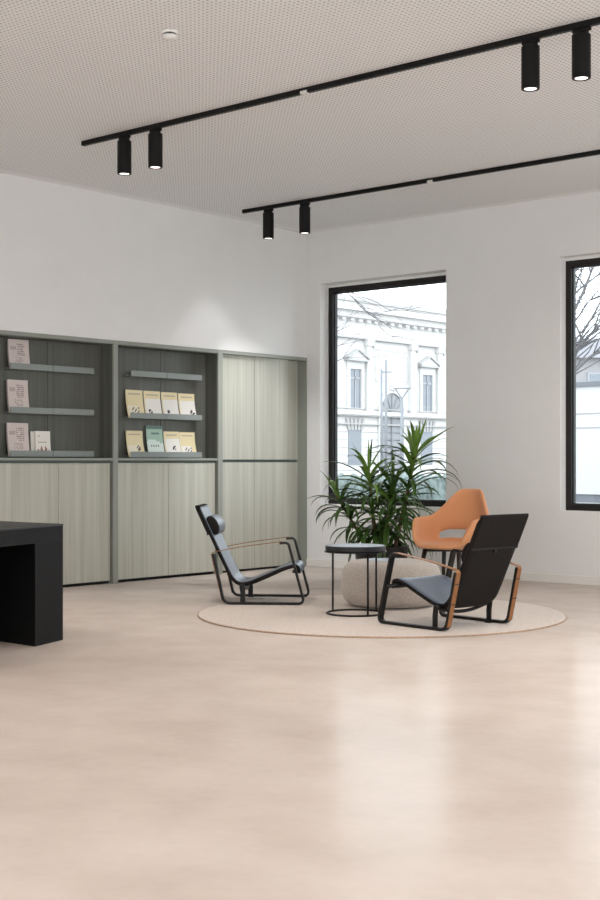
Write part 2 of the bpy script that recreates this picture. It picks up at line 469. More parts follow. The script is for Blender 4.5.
def pink_cell(seed):
    rnd = random.Random(seed)
    lines = [[rnd.random() < 0.8 for _ in range(40)] for _ in range(60)]
    def cell(u, v, i, k):
        if 0.45 < u < 0.57 and 0.05 < v < 0.13: return 2
        if k % 2 == 0 and 0.44 < v < 0.86 and 0.42 < u < 0.82 and lines[k][i]: return 1
        if 0.66 < v < 0.76 and 0.08 < u < 0.36 and (i + k) % 2: return 1
        if 0.20 < v < 0.40 and 0.28 < u < 0.72 and lines[k][i] and (i + k) % 3 == 0: return 1
        return 0
    return cell
pk = [M['pinkpaper'], M['pinkdark'], M['ink']]
G1 = 'pale pink booklets in the left cabinet'
leaflet('booklet', 'pale pink booklet standing on the top ledge of the left cabinet', 'booklet', G1, -3.995, -3.765, 2.0142, 0.272, 0.035, pk, pink_cell(1), 24, 34, 0.02)
leaflet('booklet', 'pale pink booklet standing alone on the middle ledge of the left cabinet', 'booklet', G1, -4.002, -3.775, 1.6162, 0.302, 0.035, pk, pink_cell(2), 24, 34, 0.02)
leaflet('booklet', 'pale pink booklet on the bottom ledge left of the white book', 'booklet', G1, -4.004, -3.770, 1.2212, 0.305, 0.035, pk, pink_cell(3), 24, 34, 0.02)

def white_cell(u, v, i, k):
    if v < 0.44 and 0.1 < u < 0.93:
        top = 0.30 + 0.12 * math.sin(u * 21) * (1 if 0.15 < u < 0.9 else 0)
        if v < top: return 1 if (i * 7 + k * 3) % 5 else 2
        return 0
    if 0.56 < v < 0.60 and 0.12 < u < 0.75: return 3
    if 0.66 < v < 0.69 and 0.12 < u < 0.5: return 3
    if 0.82 < v < 0.86 and 0.12 < u < 0.3: return 3
    return 0
G2 = 'white books in the left cabinet'
wm = [M['palewhite'], M['rust'], M['skin_print'], M['greyink']]
leaflet('book', 'white book with a photo of people along the foot of its cover', 'book', G2, -3.700, -3.530, 1.2212, 0.235, 0.02, wm, white_cell, 20, 24, 0.018, xback=-0.148)
def dark_cell(u, v, i, k):
    return 1 if (v < 0.8 and 0.2 < u < 0.95) else 0
leaflet('book', 'book mostly hidden behind the white book with a people photo', 'book', G2, -3.735, -3.575, 1.2212, 0.232, 0.018, [M['palewhite'], M['ink'], M['rust']], dark_cell, 12, 16, 0.012)

def cream_cell(mx, my, kind):
    def cell(u, v, i, k):
        d = math.hypot((u - mx) * 1.0, (v - my) * 1.35)
        if kind == 'figure' and d < 0.13 and (i + 2 * k) % 3 != 0: return 2
        if kind == 'blob' and d < 0.10: return 2
        if kind == 'crowd' and 0.08 < v < 0.36 and 0.2 < u < 0.8 and (i * 5 + k * 3) % 7 < 2: return 2
        if 0.86 < v < 0.91 and 0.12 < u < 0.85: return 3
        if 0.66 < v < 0.70 and 0.12 < u < 0.7: return 3
        if v > 0.72 or u < 0.07: return 1
        return 0
    return cell
def yellow_cell(mx, my, kind):
    base = cream_cell(mx, my, kind)
    def cell(u, v, i, k):
        r = base(u, v, i, k)
        return 1 if r == 0 and (v > 0.42 or u > 0.72) else r
    return cell
cm = [M['cream'], M['yellow'], M['ink'], M['greyink']]
cp = [M['palewhite'], M['yellow'], M['ink'], M['greyink']]
G3 = 'cream leaflets on the middle ledge'
zt, ht = 1.6045, 0.275
leaflet('leaflet', 'yellow leaflet, leftmost of the four on the upper leaflet ledge', 'leaflet', G3, -2.570, -2.345, zt, ht + 0.005, 0.05, cm, yellow_cell(0.45, 0.2, 'crowd'))
leaflet('leaflet', 'cream leaflet with dark figure at left, second from left on the upper leaflet ledge', 'leaflet', G3, -2.330, -2.105, zt, ht + 0.003, 0.05, cp, cream_cell(0.30, 0.24, 'figure'))
leaflet('leaflet', 'cream leaflet with one dark central blot, third on the upper leaflet ledge', 'leaflet', G3, -2.090, -1.865, zt, ht, 0.05, cp, cream_cell(0.34, 0.28, 'blob'))
leaflet('leaflet', 'cream leaflet with dark figure at right, rightmost on the upper leaflet ledge', 'leaflet', G3, -1.850, -1.620, zt, ht - 0.004, 0.05, cp, cream_cell(0.80, 0.26, 'figure'))
G4 = 'leaflets on the bottom ledge of the middle cabinet'
zb = 1.2185
leaflet('leaflet', 'yellow leaflet left of the mint green one on the lower leaflet ledge', 'leaflet', G4, -2.565, -2.345, zb, 0.262, 0.05, cm, yellow_cell(0.70, 0.33, 'figure'))
def mint_cell(u, v, i, k):
    if v > 0.92: return 2
    if 0.74 < v < 0.79 and 0.3 < u < 0.8: return 2
    if 0.30 < v < 0.36 and 0.12 < u < 0.75 and (i + k) % 2: return 2
    if 0.12 < v < 0.16 and 0.3 < u < 0.6 and i % 2: return 2
    return 1 if v < 0.52 + 0.06 * math.sin(u * 5) else 0
leaflet('leaflet', 'mint green and white leaflet standing taller than its yellow neighbours', 'leaflet', G4, -2.295, -2.075, zb, 0.318, 0.05, [M['mint'], M['mintpale'], M['mintdark']], mint_cell)
leaflet('leaflet', 'yellow leaflet right of the mint green one on the lower leaflet ledge', 'leaflet', G4, -2.055, -1.840, zb, 0.262, 0.05, cp, cream_cell(0.62, 0.34, 'figure'))
leaflet('leaflet', 'yellow leaflet at the right end of the lower leaflet ledge', 'leaflet', G4, -1.836, -1.615, zb, 0.258, 0.05, cp, yellow_cell(0.4, 0.2, 'crowd'))

# ------------------------------------------------------------------ ceiling: tracks, spotlights, smoke detector
def track(label, x0, x1, y, clip):
    t = thing('lighting_track', label, 'light track', (x0, y, CEIL - 0.036), group='black ceiling tracks')
    MB().box(0, x1 - x0, -0.018, 0.018, 0, 0.036).build('rail', M['lamp_black'], t, bevel=0.002)
    MB().box(-0.012, 0, -0.019, 0.019, -0.001, 0.036).build('end_cap', M['lamp_black'], t)
    MB().box(clip - x0 - 0.03, clip - x0 + 0.03, -0.0195, 0.012, -0.003, 0.016).build('feed_clip', M['white'], t)
track('long black ceiling track nearer the viewer, carrying four spotlights', 1.46, 9.4, -4.46, 3.785)
track('black ceiling track near the windows, carrying two spotlights', 0.44, 9.4, -1.50, 2.75)

def make_spot():
    s = thing('spotlight', '', 'spotlight')
    # origin at underside of the track
    MB().box(-0.055, 0.060, -0.013, 0.013, -0.022, 0).build('track_adapter', M['lamp_black'], s, bevel=0.003)
    m = MB(); m.box(-0.046, 0.040, -0.020, 0.020, -0.075, -0.018)
    m.build('bracket', M['lamp_black'], s, bevel=0.004)
    R = 0.055; Z = 0.033
    prof = [(0.020, -0.036), (R - 0.006, -0.036), (R, -0.042), (R, -0.292), (R - 0.002, -0.295), (R - 0.011, -0.295), (R - 0.013, -0.291), (R - 0.0135, -0.282), (0.012, -0.282)]
    MB().lathe(prof, 40, (0, 0, 0)).build('lamp_housing', M['lamp_black'], s, smooth=False)
    MB().lathe([(0.005, -0.2915), (0.0370, -0.2915), (0.0370, -0.2835), (0.005, -0.2835)], 32).build('lens', M['lens'], s)
    return s
M['lens'] = emit_mat('lit_lamp_lens', (1.0, 0.90, 0.87), 1.6)
SPOT_E = 300.0
spots = [
    (1.94, -4.46, 'black spotlight at the left end of the long nearer track'),
    (2.29, -4.46, 'black spotlight second from the left end of the long nearer track'),
    (5.56, -4.46, 'black spotlight on the nearer track, left one of the pair at top right'),
    (5.90, -4.46, 'black spotlight on the nearer track, rightmost in view at the frame edge'),
    (0.77, -1.50, 'black spotlight at the left end of the track near the windows'),
    (1.25, -1.50, 'black spotlight hanging in front of the room corner on the track near the windows'),
]
sp0 = make_spot()
for i, (x, y, lab) in enumerate(spots):
    s = sp0 if i == 0 else copy_tree(sp0)
    s.location = (x, y, CEIL - 0.036)
    s['label'] = lab; s['group'] = 'black cylindrical track spotlights'

def spot_light(name, x, y, z, energy, size, blend, col, target=None, rad=0.03):
    L = bpy.data.lights.new(name, 'SPOT'); L.energy = energy; L.spot_size = math.radians(size); L.spot_blend = blend
    L.color = col; L.shadow_soft_size = rad
    o = bpy.data.objects.new(name, L); COL.objects.link(o); o.location = (x, y, z)
    if target is not None:
        d = Vector(target) - Vector((x, y, z)); o.rotation_euler = d.to_track_quat('-Z', 'Y').to_euler()
    return o
WARM = (1.0, 0.86, 0.74)
for i, (x, y, lab) in enumerate(spots):
    spot_light('spot_or_fill_beam', x, y, CEIL - 0.036 - 0.30, {4: 12, 5: 135}.get(i, 60), {4: 66, 5: 62}.get(i, 70), {4: 0.7, 5: 0.8}.get(i, 0.25), (0.98, 0.98, 1.0) if y > -2 else (1.0, 0.96, 0.92), target={4: (-0.18, -1.62, 1.35), 5: (-0.1, -0.75, 0.45)}.get(i), rad=0.018 if y > -2 else 0.04)

d = thing('smoke_detector', 'small round white smoke detector on the perforated ceiling', 'smoke detector', (3.955, -5.898, CEIL))
MB().lathe([(0.046, -0.012), (0.050, -0.008), (0.050, 0.0), (0.01, 0.0)], 32).build('mount_plate', M['white'], d)
MB().lathe([(0.036, -0.020), (0.036, -0.012)], 32).build('vent_gap', M['detector_gap'], d)
MB().lathe([(0.012, -0.046), (0.028, -0.042), (0.040, -0.033), (0.043, -0.024), (0.040, -0.020)], 32).build('cap', M['white'], d, smooth=True)

# ------------------------------------------------------------------ black desk
P0 = Vector((2.805, -5.77)); dd = Vector((0.334, -0.943)).normalized()
def quad(a, b, off=-0.82, inset=0.0):
    p, q = P0 + dd * a, P0 + dd * b
    return [(q.x, q.y), (p.x, p.y), (p.x + off, p.y), (q.x + off, q.y)]
desk = thing('desk', 'matt black desk with panel legs at the left edge of the room', 'desk', (P0.x, P0.y, 0))
def dpart(m, n, mat, **k):
    m.v = [(p[0] - P0.x, p[1] - P0.y, p[2]) for p in m.v]
    return m.build(n, mat, desk, **k)
dpart(MB().prism(quad(-0.004, 1.93, -0.84), 0.755, 0.765), 'desktop', M['desk_top'])
dpart(MB().prism(quad(0, 1.926), 0.655, 0.755), 'apron', M['desk'], bevel=0.002)
dpart(MB().prism(quad(0, 0.335), 0, 0.655), 'leg_panel', M['desk'], bevel=0.002)
dpart(MB().prism(quad(1.59, 1.926), 0, 0.655), 'leg_panel', M['desk'], bevel=0.002)
m = MB().prism([(P0.x + dd.x * 1.59 - 0.80, P0.y + dd.y * 1.59), (P0.x + dd.x * 0.335 - 0.80, P0.y + dd.y * 0.335), (P0.x + dd.x * 0.335 - 0.82, P0.y + dd.y * 0.335), (P0.x + dd.x * 1.59 - 0.82, P0.y + dd.y * 1.59)], 0.0, 0.655)
dpart(m, 'modesty_panel', M['desk'])

# ------------------------------------------------------------------ rug
RUG = (3.49, -3.219); RR = 1.411; RZ = 0.012
rug = thing('rug', 'large round beige rug under the armchairs and pouf', 'rug', (RUG[0], RUG[1], 0))
rows = []
rnd = random.Random(3)
MB().lathe([(RR - 0.012, 0.0), (RR - 0.012, RZ), (RR - 0.05, RZ), (0.02, RZ)], 128).build('pile', M['rug'], rug)
pts = []
for k in range(220):
    a = 2 * PI * k / 220; rr = RR - 0.008 + rnd.uniform(-0.003, 0.003)
    pts.append((rr * math.cos(a), rr * math.sin(a), 0.0055))
MB().tube(pts, 0.0055, 6, closed=True).build('edge_binding', M['rug_edge'], rug, smooth=True)

# ------------------------------------------------------------------ sled-frame armchairs
def make_sled_chair(name, label):
    c = thing(name, label, 'armchair', group='black sled-frame armchairs')
    W = 0.348
    for s in (1, -1):
        y0, y1 = sorted((s * W, s * (W - 0.048)))
        path = [(-0.088, 0.412), (0.0, 0.011), (0.657, 0.011), (0.525, 0.508), (0.455, 0.500)]
        path = fillet(path, 0.055, seg=6)
        MB().band(path, y0, y1, 0.020).build('sled_frame', M['black_metal'], c, bevel=0.003)
        ya, yb = y0 + 0.004, y1 - 0.004
        strap = spline([(0.478, 0.5150), (0.455, 0.5125), (0.30, 0.492), (0.16, 0.473), (0.0, 0.444), (-0.075, 0.428)], 4) + [(-0.094, 0.421), (-0.102, 0.405)]
        post = [(-0.102 + (0.0885) * k / 8, 0.405 - 0.375 * k / 8) for k in range(1, 9)]
        st = MB(); st.band(strap + post, ya, yb, 0.005)
        so = st.build('armrest_strap', M['tan'], c)
        for z in (0.33, 0.19):
            x = -0.102 + 0.0885 * (0.405 - z) / 0.375 - 0.003
            MB().band([(x - 0.0016, z + 0.004), (x, z - 0.004)], ya, yb, 0.003).build('stitch_line', M['dark_wood'], so)
    # seat shell
    prof = spline([(-0.226, 0.785), (-0.163, 0.652), (-0.100, 0.520), (-0.037, 0.388), (0.022, 0.266), (0.064, 0.198), (0.118, 0.162), (0.20, 0.170), (0.34, 0.226), (0.47, 0.283), (0.555, 0.308), (0.592, 0.302), (0.606, 0.275), (0.600, 0.252)], 5)
    B = 0.242
    n = len(prof); rows_t = []; rows_b = []
    for i in range(n):
        a = Vector(prof[max(i - 1, 0)]); b2 = Vector(prof[min(i + 1, n - 1)]); dv = (b2 - a).normalized()
        nx, nz = -dv.y, dv.x           # points up / forward
        if i == 0: pass
        t = 0.0165
        t_i = i / (n - 1)
        ht = B
        if t_i < 0.03: ht = B - 0.012
        x, z = prof[i]
        cols = 11
        rt_, rb_ = [], []
        for k in range(cols):
            u = -1 + 2 * k / (cols - 1)
            sag = 0.012 * (1 - u * u) * math.sin(PI * min(1, t_i * 1.05)) if True else 0
            ed = 0.003 if abs(u) > 0.95 else 0.0
            rt_.append((x + nx * (t - ed - sag), u * ht, z + nz * (t - ed - sag)))
            rb_.append((x - nx * (t - ed + sag), u * ht, z - nz * (t - ed + sag)))
        rows_t.append(rt_); rows_b.append(rb_)
    sh = MB(); rows = [t + list(reversed(b2)) for t, b2 in zip(rows_t, rows_b)]
    sh.grid(rows, closed=True)
    nc = len(rows[0])
    sh.f.append(tuple(range(nc))); sh.m.append(0)
    sh.f.append(tuple((n - 1) * nc + k for k in range(nc))); sh.m.append(0)
    # leather on the sitting face, canvas behind
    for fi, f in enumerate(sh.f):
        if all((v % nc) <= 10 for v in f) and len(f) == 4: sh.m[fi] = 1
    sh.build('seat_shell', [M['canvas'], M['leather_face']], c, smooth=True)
    # flap hanging over the back
    fl = []
    for (x, z) in spline([(-0.217, 0.795), (-0.232, 0.797), (-0.246, 0.786), (-0.186, 0.652), (-0.1470, 0.569)], 4):
        fl.append((x, z))
    flap = MB().band(fl, -0.240, 0.240, 0.006).build('back_flap', M['canvas'], c)
    MB().band([(-0.1515, 0.572), (-0.1450, 0.558)], -0.2405, 0.2405, 0.010).build('flap_hem', M['gap'], flap)
    MB().box(-0.157, -0.142, -0.012, 0.012, 0.536, 0.554).build('buckle', M['black_metal'], flap)
    # head cushion
    m = MB(); rows = []; ax = Vector((-0.43, 0.90)).normalized(); nr = Vector((0.90, 0.43)).normalized()
    cx, cz = -0.112, 0.638
    for k, (yy, sc) in enumerate(((-0.200, 0.55), (-0.198, 0.86), (-0.19, 0.97), (-0.175, 1.0), (0.175, 1.0), (0.19, 0.97), (0.198, 0.86), (0.200, 0.55))):
        ring = []
        for j in range(24):
            a = 2 * PI * j / 24
            p = ax * (0.084 * sc * math.sin(a)) + nr * (0.050 * sc * math.cos(a))
            ring.append((cx + p.x, yy, cz + p.y))
        rows.append(ring)
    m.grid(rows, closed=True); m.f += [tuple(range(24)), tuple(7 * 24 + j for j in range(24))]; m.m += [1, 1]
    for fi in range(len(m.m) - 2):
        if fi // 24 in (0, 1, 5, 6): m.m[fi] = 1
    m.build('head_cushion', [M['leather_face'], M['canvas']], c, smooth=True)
    # supports
    for s in (1, -1):
        y = s * 0.285
        m = MB(); m.band([(0.150, 0.0), (0.150, 0.09), (0.140, 0.165)], y - 0.006, y + 0.006, 0.042)
        m.build('bracket', M['black_metal'], c, bevel=0.002)
    arc = [(0.150, -0.285 + 0.57 * k / 12, 0.150 - 0.045 * math.sin(PI * k / 12)) for k in range(13)]
    MB().tube(arc, 0.013, 8).build('spreader_bar', M['black_metal'], c, smooth=True)
    MB().tube([(0.572, -0.335, 0.272), (0.572, 0.335, 0.272)], 0.014, 8).build('front_rail', M['black_metal'], c, smooth=True)
    for s in (1, -1):
        MB().band([(0.13, 0.006), (0.18, 0.006)], min(s * 0.27, s * 0.305), max(s * 0.27, s * 0.305), 0.012).build('foot_plate', M['black_metal'], c)
    return c
ch1 = make_sled_chair('armchair', 'black sled-frame armchair in side view at left of the rug, facing right')
ch2 = copy_tree(ch1)
ch2['label'] = 'black sled-frame armchair seen from behind, at right of the side table'
for ch in ch2.children:
    if ch.name.startswith('head_cushion'): ch.location = (0.050, 0, -0.105)
ch1.location = (1.975, -3.325, RZ); ch1.rotation_euler = (0, 0, math.radians(36.5))
ch2.location = (4.58, -3.52, RZ); ch2.rotation_euler = (0, 0, math.radians(172.2))
# the two rear supports: the frame of the copied chair keeps the same parts

# ------------------------------------------------------------------ side table
tb = thing('side_table', 'small round black side table with ring base beside the pouf', 'side table', (3.393, -3.41, RZ))
R = 0.230
MB().lathe([(R - 0.012, 0.480), (R - 0.002, 0.483), (R, 0.488), (R, 0.518), (R - 0.003, 0.5225), (R - 0.012, 0.522), (0.02, 0.522)], 64).build('tabletop', M['table_edge'], tb)
MB().lathe([(R - 0.007, 0.5215), (R - 0.007, 0.5235), (R - 0.010, 0.5245), (0.02, 0.5245)], 64).build('top_sheen', M['table_top'], tb)  # thin disc that carries the painted reflection
MB().lathe([(R - 0.04, 0.473), (R + 0.008, 0.473), (R + 0.008, 0.479), (R - 0.04, 0.479)], 64).build('under_tray', M['black_metal'], tb)
ring = [((R - 0.012) * math.cos(2 * PI * k / 64), (R - 0.012) * math.sin(2 * PI * k / 64), 0.008) for k in range(64)]
MB().tube(ring, 0.008, 8, closed=True).build('ring_base', M['black_metal'], tb, smooth=True)
for a in (-67 + 40.7, 40 + 40.7, 141 + 40.7):
    a = math.radians(a); x, y = (R - 0.012) * math.cos(a), (R - 0.012) * math.sin(a)
    MB().tube([(x, y, 0.008), (x, y, 0.474)], 0.008, 8).build('leg', M['black_metal'], tb, smooth=True)

# ------------------------------------------------------------------ pouf
pf = thing('pouf', 'round greige boucle pouf between the side table and armchairs', 'pouf', (3.238, -2.75, RZ))
PR = 0.405
prof = []
for k in range(0, 25):
    a = -PI / 2 + PI * k / 24
    r = (PR - 0.13) + 0.13 * math.copysign(abs(math.cos(a)) ** 0.75, math.cos(a)); z = 0.185 + 0.178 * math.copysign(abs(math.sin(a)) ** 0.8, math.sin(a))
    prof.append((max(r, 0.02), z))
prof = [(0.02, 0.0075)] + prof + [(0.15, 0.366), (0.02, 0.368)]
body = MB().lathe(prof, 64).build('body', M['boucle'], pf, smooth=True)
rows = []
sm = MB()
for zz in (0.30,):
    rr = (PR - 0.13) + 0.13 * (max(0, 1 - ((zz - 0.185) / 0.178) ** 2)) ** 0.40
    sm.tube([(rr * math.cos(2 * PI * k / 64), rr * math.sin(2 * PI * k / 64), zz) for k in range(64)], 0.006, 6, closed=True)
sm.build('seam', M['boucle'], body, smooth=True)
MB().lathe([(0.26, 0.0), (0.26, 0.02)], 40).build('base', M['gap'], pf)

mg = thing('magazine', 'pale blue magazine lying on the greige pouf', 'magazine', (3.22, -2.84, RZ + 0.3685), rz=math.radians(25))
MB().box(-0.105, 0.105, -0.14, 0.14, 0, 0.006).build('page_block', M['palewhite'], mg)
MB().box(-0.107, 0.107, -0.142, 0.142, 0.006, 0.0075).build('cover', M['bluepaper'], mg)

# ------------------------------------------------------------------ peach armchair
pc = thing('shell_armchair', 'peach upholstered shell armchair on dark wooden legs before the window wall', 'armchair', (3.02, -1.57, 0), rz=math.radians(-88))
def smooth01(t):
    t = max(0.0, min(1.0, t)); return t * t * (3 - 2 * t)
def rim(a):
    if a < 28: return 0.482
    if a < 72: return 0.482 + (0.238 - 0.482) * smooth01((a - 28) / 44)
    if a < 108: return 0.238 - 0.012 * (a - 68) / 40
    if a < 150: return 0.226 + (-0.035 - 0.226) * smooth01((a - 108) / 42)
    return -0.035
NA = 48
fr = [0.0, 0.08, 0.22, 0.52, 0.80, 1.0]
rows = []
def outline(ph, k=1.0):
    e = 0.80
    cx = -math.cos(ph); sy = math.sin(ph)
    return (0.255 * math.copysign(abs(cx) ** e, cx) * k, 0.285 * math.copysign(abs(sy) ** e, sy) * k)
SEAT = 0.445
for rk, dz in ((0.05, -0.032), (0.35, -0.030), (0.65, -0.022), (0.86, -0.008)):
    rows.append([(*outline(2 * PI * k / NA, rk), SEAT + dz) for k in range(NA)])
for f in fr:
    row = []
    for k in range(NA):
        ph = 2 * PI * k / NA; a = math.degrees(ph); a = a if a <= 180 else 360 - a
        h = rim(a); x, y = outline(ph, 0.965)
        hh = h * f
        lean = 0.10 if a < 60 else 0.10 - 0.02 * min(1, (a - 60) / 40)
        if h > 0:
            out = 0.045 * math.sin(min(1, f * 1.6) * PI / 2) + (0.21 * max(0, hh - 0.10) * (1 if a < 50 else max(0.1, 1 - (a - 50) / 40)))
        else:
            out = 0.045 * math.sin(f * PI / 2)
        # arms pull in slightly and the back narrows towards its top
        x2 = x + (-math.cos(ph)) * out; y2 = y + math.sin(ph) * out
        y2 *= 1 - 1.35 * max(0, hh - 0.10) * smooth01((88 - a) / 45)
        row.append((x2, y2, SEAT + hh + (0.004 if f else 0)))
    rows.append(row)
m = MB(); m.grid(rows, closed=True)
ns = 4
hole = set()
keep_f, keep_m = [], []
for fi, f in enumerate(m.f):
    ri = fi // NA; k = fi % NA
    a = (k + 0.5) * 360 / NA; a = a if a <= 180 else 360 - a
    if ri == ns + 1 and a < 52: continue
    keep_f.append(f); keep_m.append(0)
keep_f.append(tuple(range(NA))); keep_m.append(0)
m.f, m.m = keep_f, keep_m
shell = m.build('seat_shell', M['peach'], pc, smooth=True)
sol = shell.modifiers.new('solid', 'SOLIDIFY'); sol.thickness = 0.038; sol.offset = 0.0
sub = shell.modifiers.new('sub', 'SUBSURF'); sub.levels = 2; sub.render_levels = 2
for sx in (1, -1):
    for sy in (1, -1):
        top = Vector((sx * 0.15, sy * 0.17, 0.415)); bot = Vector((sx * 0.235, sy * 0.235, 0.0))
        MB().tube([bot, bot.lerp(top, 0.5), top], [0.012, 0.018, 0.022], 10).build('leg', M['dark_wood'], pc, smooth=True)
mm = MB(); mm.tube([(0.15, 0.17, 0.392), (-0.15, -0.17, 0.392)], 0.016, 8); mm.tube([(0.15, -0.17, 0.392), (-0.15, 0.17, 0.392)], 0.016, 8)
mm.build('leg_frame', M['dark_wood'], pc, smooth=True)

# ------------------------------------------------------------------ potted yucca
pl = thing('potted_plant', 'tall leafy green yucca in a black pot before the left window', 'plant', (1.90, -1.12, 0))
MB().lathe([(0.20, 0.0), (0.215, 0.01), (0.265, 0.355), (0.268, 0.365), (0.255, 0.368), (0.245, 0.34), (0.05, 0.33)], 48).build('pot', M['pot'], pl)
MB().lathe([(0.243, 0.318), (0.243, 0.338), (0.10, 0.345), (0.02, 0.345)], 32).build('soil', M['soil'], pl)
rtv = Vector((0.758, 0.653, 0)); fwv = Vector((-0.653, 0.758, 0))
def leaf(mb, base, az, el, L, W, droop, mi, rnd):
    n = 7; pos = Vector(base); d = Vector((math.cos(az) * math.cos(el), math.sin(az) * math.cos(el), math.sin(el)))
    side = Vector((-math.sin(az), math.cos(az), 0))
    twist = rnd.uniform(-0.5, 0.5)
    L1 = L / n; vs = []
    e = el
    for k in range(n + 1):
        t = k / n
        w = W * (0.55 + 0.45 * math.sin(min(1, t * 2.2) * PI / 2)) * (1 - t ** 2.4) + 0.001
        dd_ = Vector((math.cos(az) * math.cos(e), math.sin(az) * math.cos(e), math.sin(e)))
        up = side.cross(dd_).normalized() * -1
        sd = (side * math.cos(twist * t) + up * math.sin(twist * t))
        vs += [pos - sd * w / 2 + up * w * 0.12, pos - up * w * 0.10, pos + sd * w / 2 + up * w * 0.12]
        pos = pos + dd_ * L1
        e -= droop / n * (0.35 + 1.3 * t)
        e = max(e, -1.5)
    fs = []
    for k in range(n):
        a = k * 3
        fs += [(a, a + 1, a + 4, a + 3), (a + 1, a + 2, a + 5, a + 4)]
    mb.add(vs, fs, mi)
def cane(base, tip, r0, nleaf, Lmax, seed, span):
    rnd = random.Random(seed)
    base = Vector(base); tip = Vector(tip)
    mid = base.lerp(tip, 0.5) + Vector((rnd.uniform(-.03, .03), rnd.uniform(-.03, .03), 0))
    pts = spline([base, mid, tip], 6)
    c = MB().tube(pts, [r0 * (1 - 0.45 * i / (len(pts) - 1)) for i in range(len(pts))], 10).build('cane', M['cane'], pl, smooth=True)
    mb = MB(); ga = 2.39996
    for i in range(nleaf):
        t = i / (nleaf - 1)                     # 0 lowest .. 1 crown
        p = tip + (base - tip).normalized() * span * (1 - t) ** 1.1
        az = i * ga + rnd.uniform(-0.35, 0.35)
        if t > 0.94:
            el = rnd.uniform(55, 86); L = Lmax * rnd.uniform(0.5, 0.75); droop = rnd.uniform(2, 14)
        elif t > 0.72:
            el = rnd.uniform(18, 58); L = Lmax * rnd.uniform(0.8, 1.08); droop = rnd.uniform(20, 85)
        elif t > 0.3:
            el = rnd.uniform(5, 45); L = Lmax * rnd.uniform(0.9, 1.2); droop = rnd.uniform(105, 155)
        else:
            el = rnd.uniform(-30, 15); L = Lmax * rnd.uniform(0.85, 1.1); droop = rnd.uniform(85, 120)
        leaf(mb, p, az, math.radians(el), L, rnd.uniform(0.030, 0.040) if t > 0.94 else rnd.uniform(0.042, 0.060), math.radians(droop), 1 if t > 0.6 and rnd.random() < 0.55 else 0, rnd)
    mb.build('foliage', [M['leaf'], M['leaf_young']], c, smooth=True, fix=False)
def pl_at(u, dz, depth=0.0):              # sideways offset along the row of canes, height, offset in depth
    v = rtv * u + fwv * depth
    return (v.x, v.y, dz)
cane(pl_at(0.13, 0.33), pl_at(0.345, 1.30, 0.02), 0.022, 62, 0.54, 11, 0.78)
cane(pl_at(-0.06, 0.33), pl_at(-0.125, 1.09, -0.05), 0.020, 56, 0.50, 12, 0.66)
cane(pl_at(-0.12, 0.33, 0.05), pl_at(-0.43, 0.84, 0.02), 0.018, 40, 0.42, 13, 0.42)
cane(pl_at(0.04, 0.33, -0.10), pl_at(0.09, 0.88, -0.12), 0.018, 38, 0.44, 14, 0.46)
cane(pl_at(0.0, 0.33, 0.10), pl_at(0.13, 1.02, 0.20), 0.018, 36, 0.48, 15, 0.55)

# ------------------------------------------------------------------ outdoors
struct(MB().box(-130, 60, 0.42, 180, -0.2, -0.05).build('ground_outside', M['asphalt']))

FX = -50.0
pal = thing('palace_building', 'pale neoclassical stone building with pediments, across the square behind the left window', 'building', (FX, 68.4, -0.05))
def fp(mb, name, mat, parent=pal, **k):
    mb.v = [(p[0] - FX, p[1] - 68.4, p[2] + 0.05) for p in mb.v] if parent is pal else mb.v
    return mb.build(name, mat, parent, **k)
Y0, Y1 = 50.6, 86.2
BAY = 8.87
fp(MB().box(FX - 12, FX, Y0, Y1, -0.05, 12.4), 'wall', M['stone'])
m = MB(); m.box(FX - 12, FX + 0.5, Y0, Y1, 11.45, 11.9); m.box(FX - 12, FX + 0.9, Y0, Y1, 11.9, 12.15); fp(m, 'cornice', M['stone'])
fp(MB().box(FX - 12, FX + 0.35, Y0, Y1, 12.62, 13.0), 'parapet_coping', M['stone_line'])
fp(MB().box(FX - 12, FX + 0.12, Y0, Y1, 12.15, 12.62), 'parapet', M['stone'])
m = MB(); y = Y0 + 0.2
while y < Y1 - 0.4:
    m.box(FX, FX + 0.3, y, y + 0.42, 11.22, 11.45); y += 0.95
m.box(FX, FX + 0.2, Y0, Y1, 11.40, 11.45)
fp(m, 'dentil_course', M['stone'])
m = MB(); m.box(FX, FX + 0.32, Y0, Y1, 9.98, 10.10, 0); m.box(FX, FX + 0.22, Y0, Y1, 10.10, 10.35, 1); fp(m, 'architrave', [M['stone_line'], M['stone']])
m = MB(); m.box(FX, FX + 0.35, Y0, Y1, 4.52, 4.78, 0); m.box(FX, FX + 0.3, Y0, Y1, 4.42, 4.52, 1); m.box(FX, FX + 0.2, Y0, Y1, 3.80, 3.90, 1); m.box(FX, FX + 0.12, Y0, Y1, 4.95, 5.02, 1)
fp(m, 'string_course', [M['stone'], M['stone_line']])
m = MB()
for z in (0.5, 1.05, 1.6, 2.15, 2.7, 3.25): m.box(FX, FX + 0.03, Y0, Y1, z, z + 0.05)
fp(m, 'rustication_lines', M['stone_line'])
for yc in (52.6, 57.0, 61.2 - 0.6, 65.45, 70.85, 74.42, 78.4, 82.6):
    m = MB(); m.box(FX, FX + 0.28, yc - 0.33, yc + 0.33, 4.78, 9.98, 0); m.box(FX, FX + 0.29, yc + 0.33, yc + 0.42, 4.78, 9.98, 1)
    m.box(FX, FX + 0.4, yc - 0.42, yc + 0.42, 9.55, 9.98, 0); m.box(FX, FX + 0.41, yc + 0.25, yc + 0.44, 9.4, 9.98, 1)
    fp(m, 'pilaster', [M['stone'], M['stone_line']])
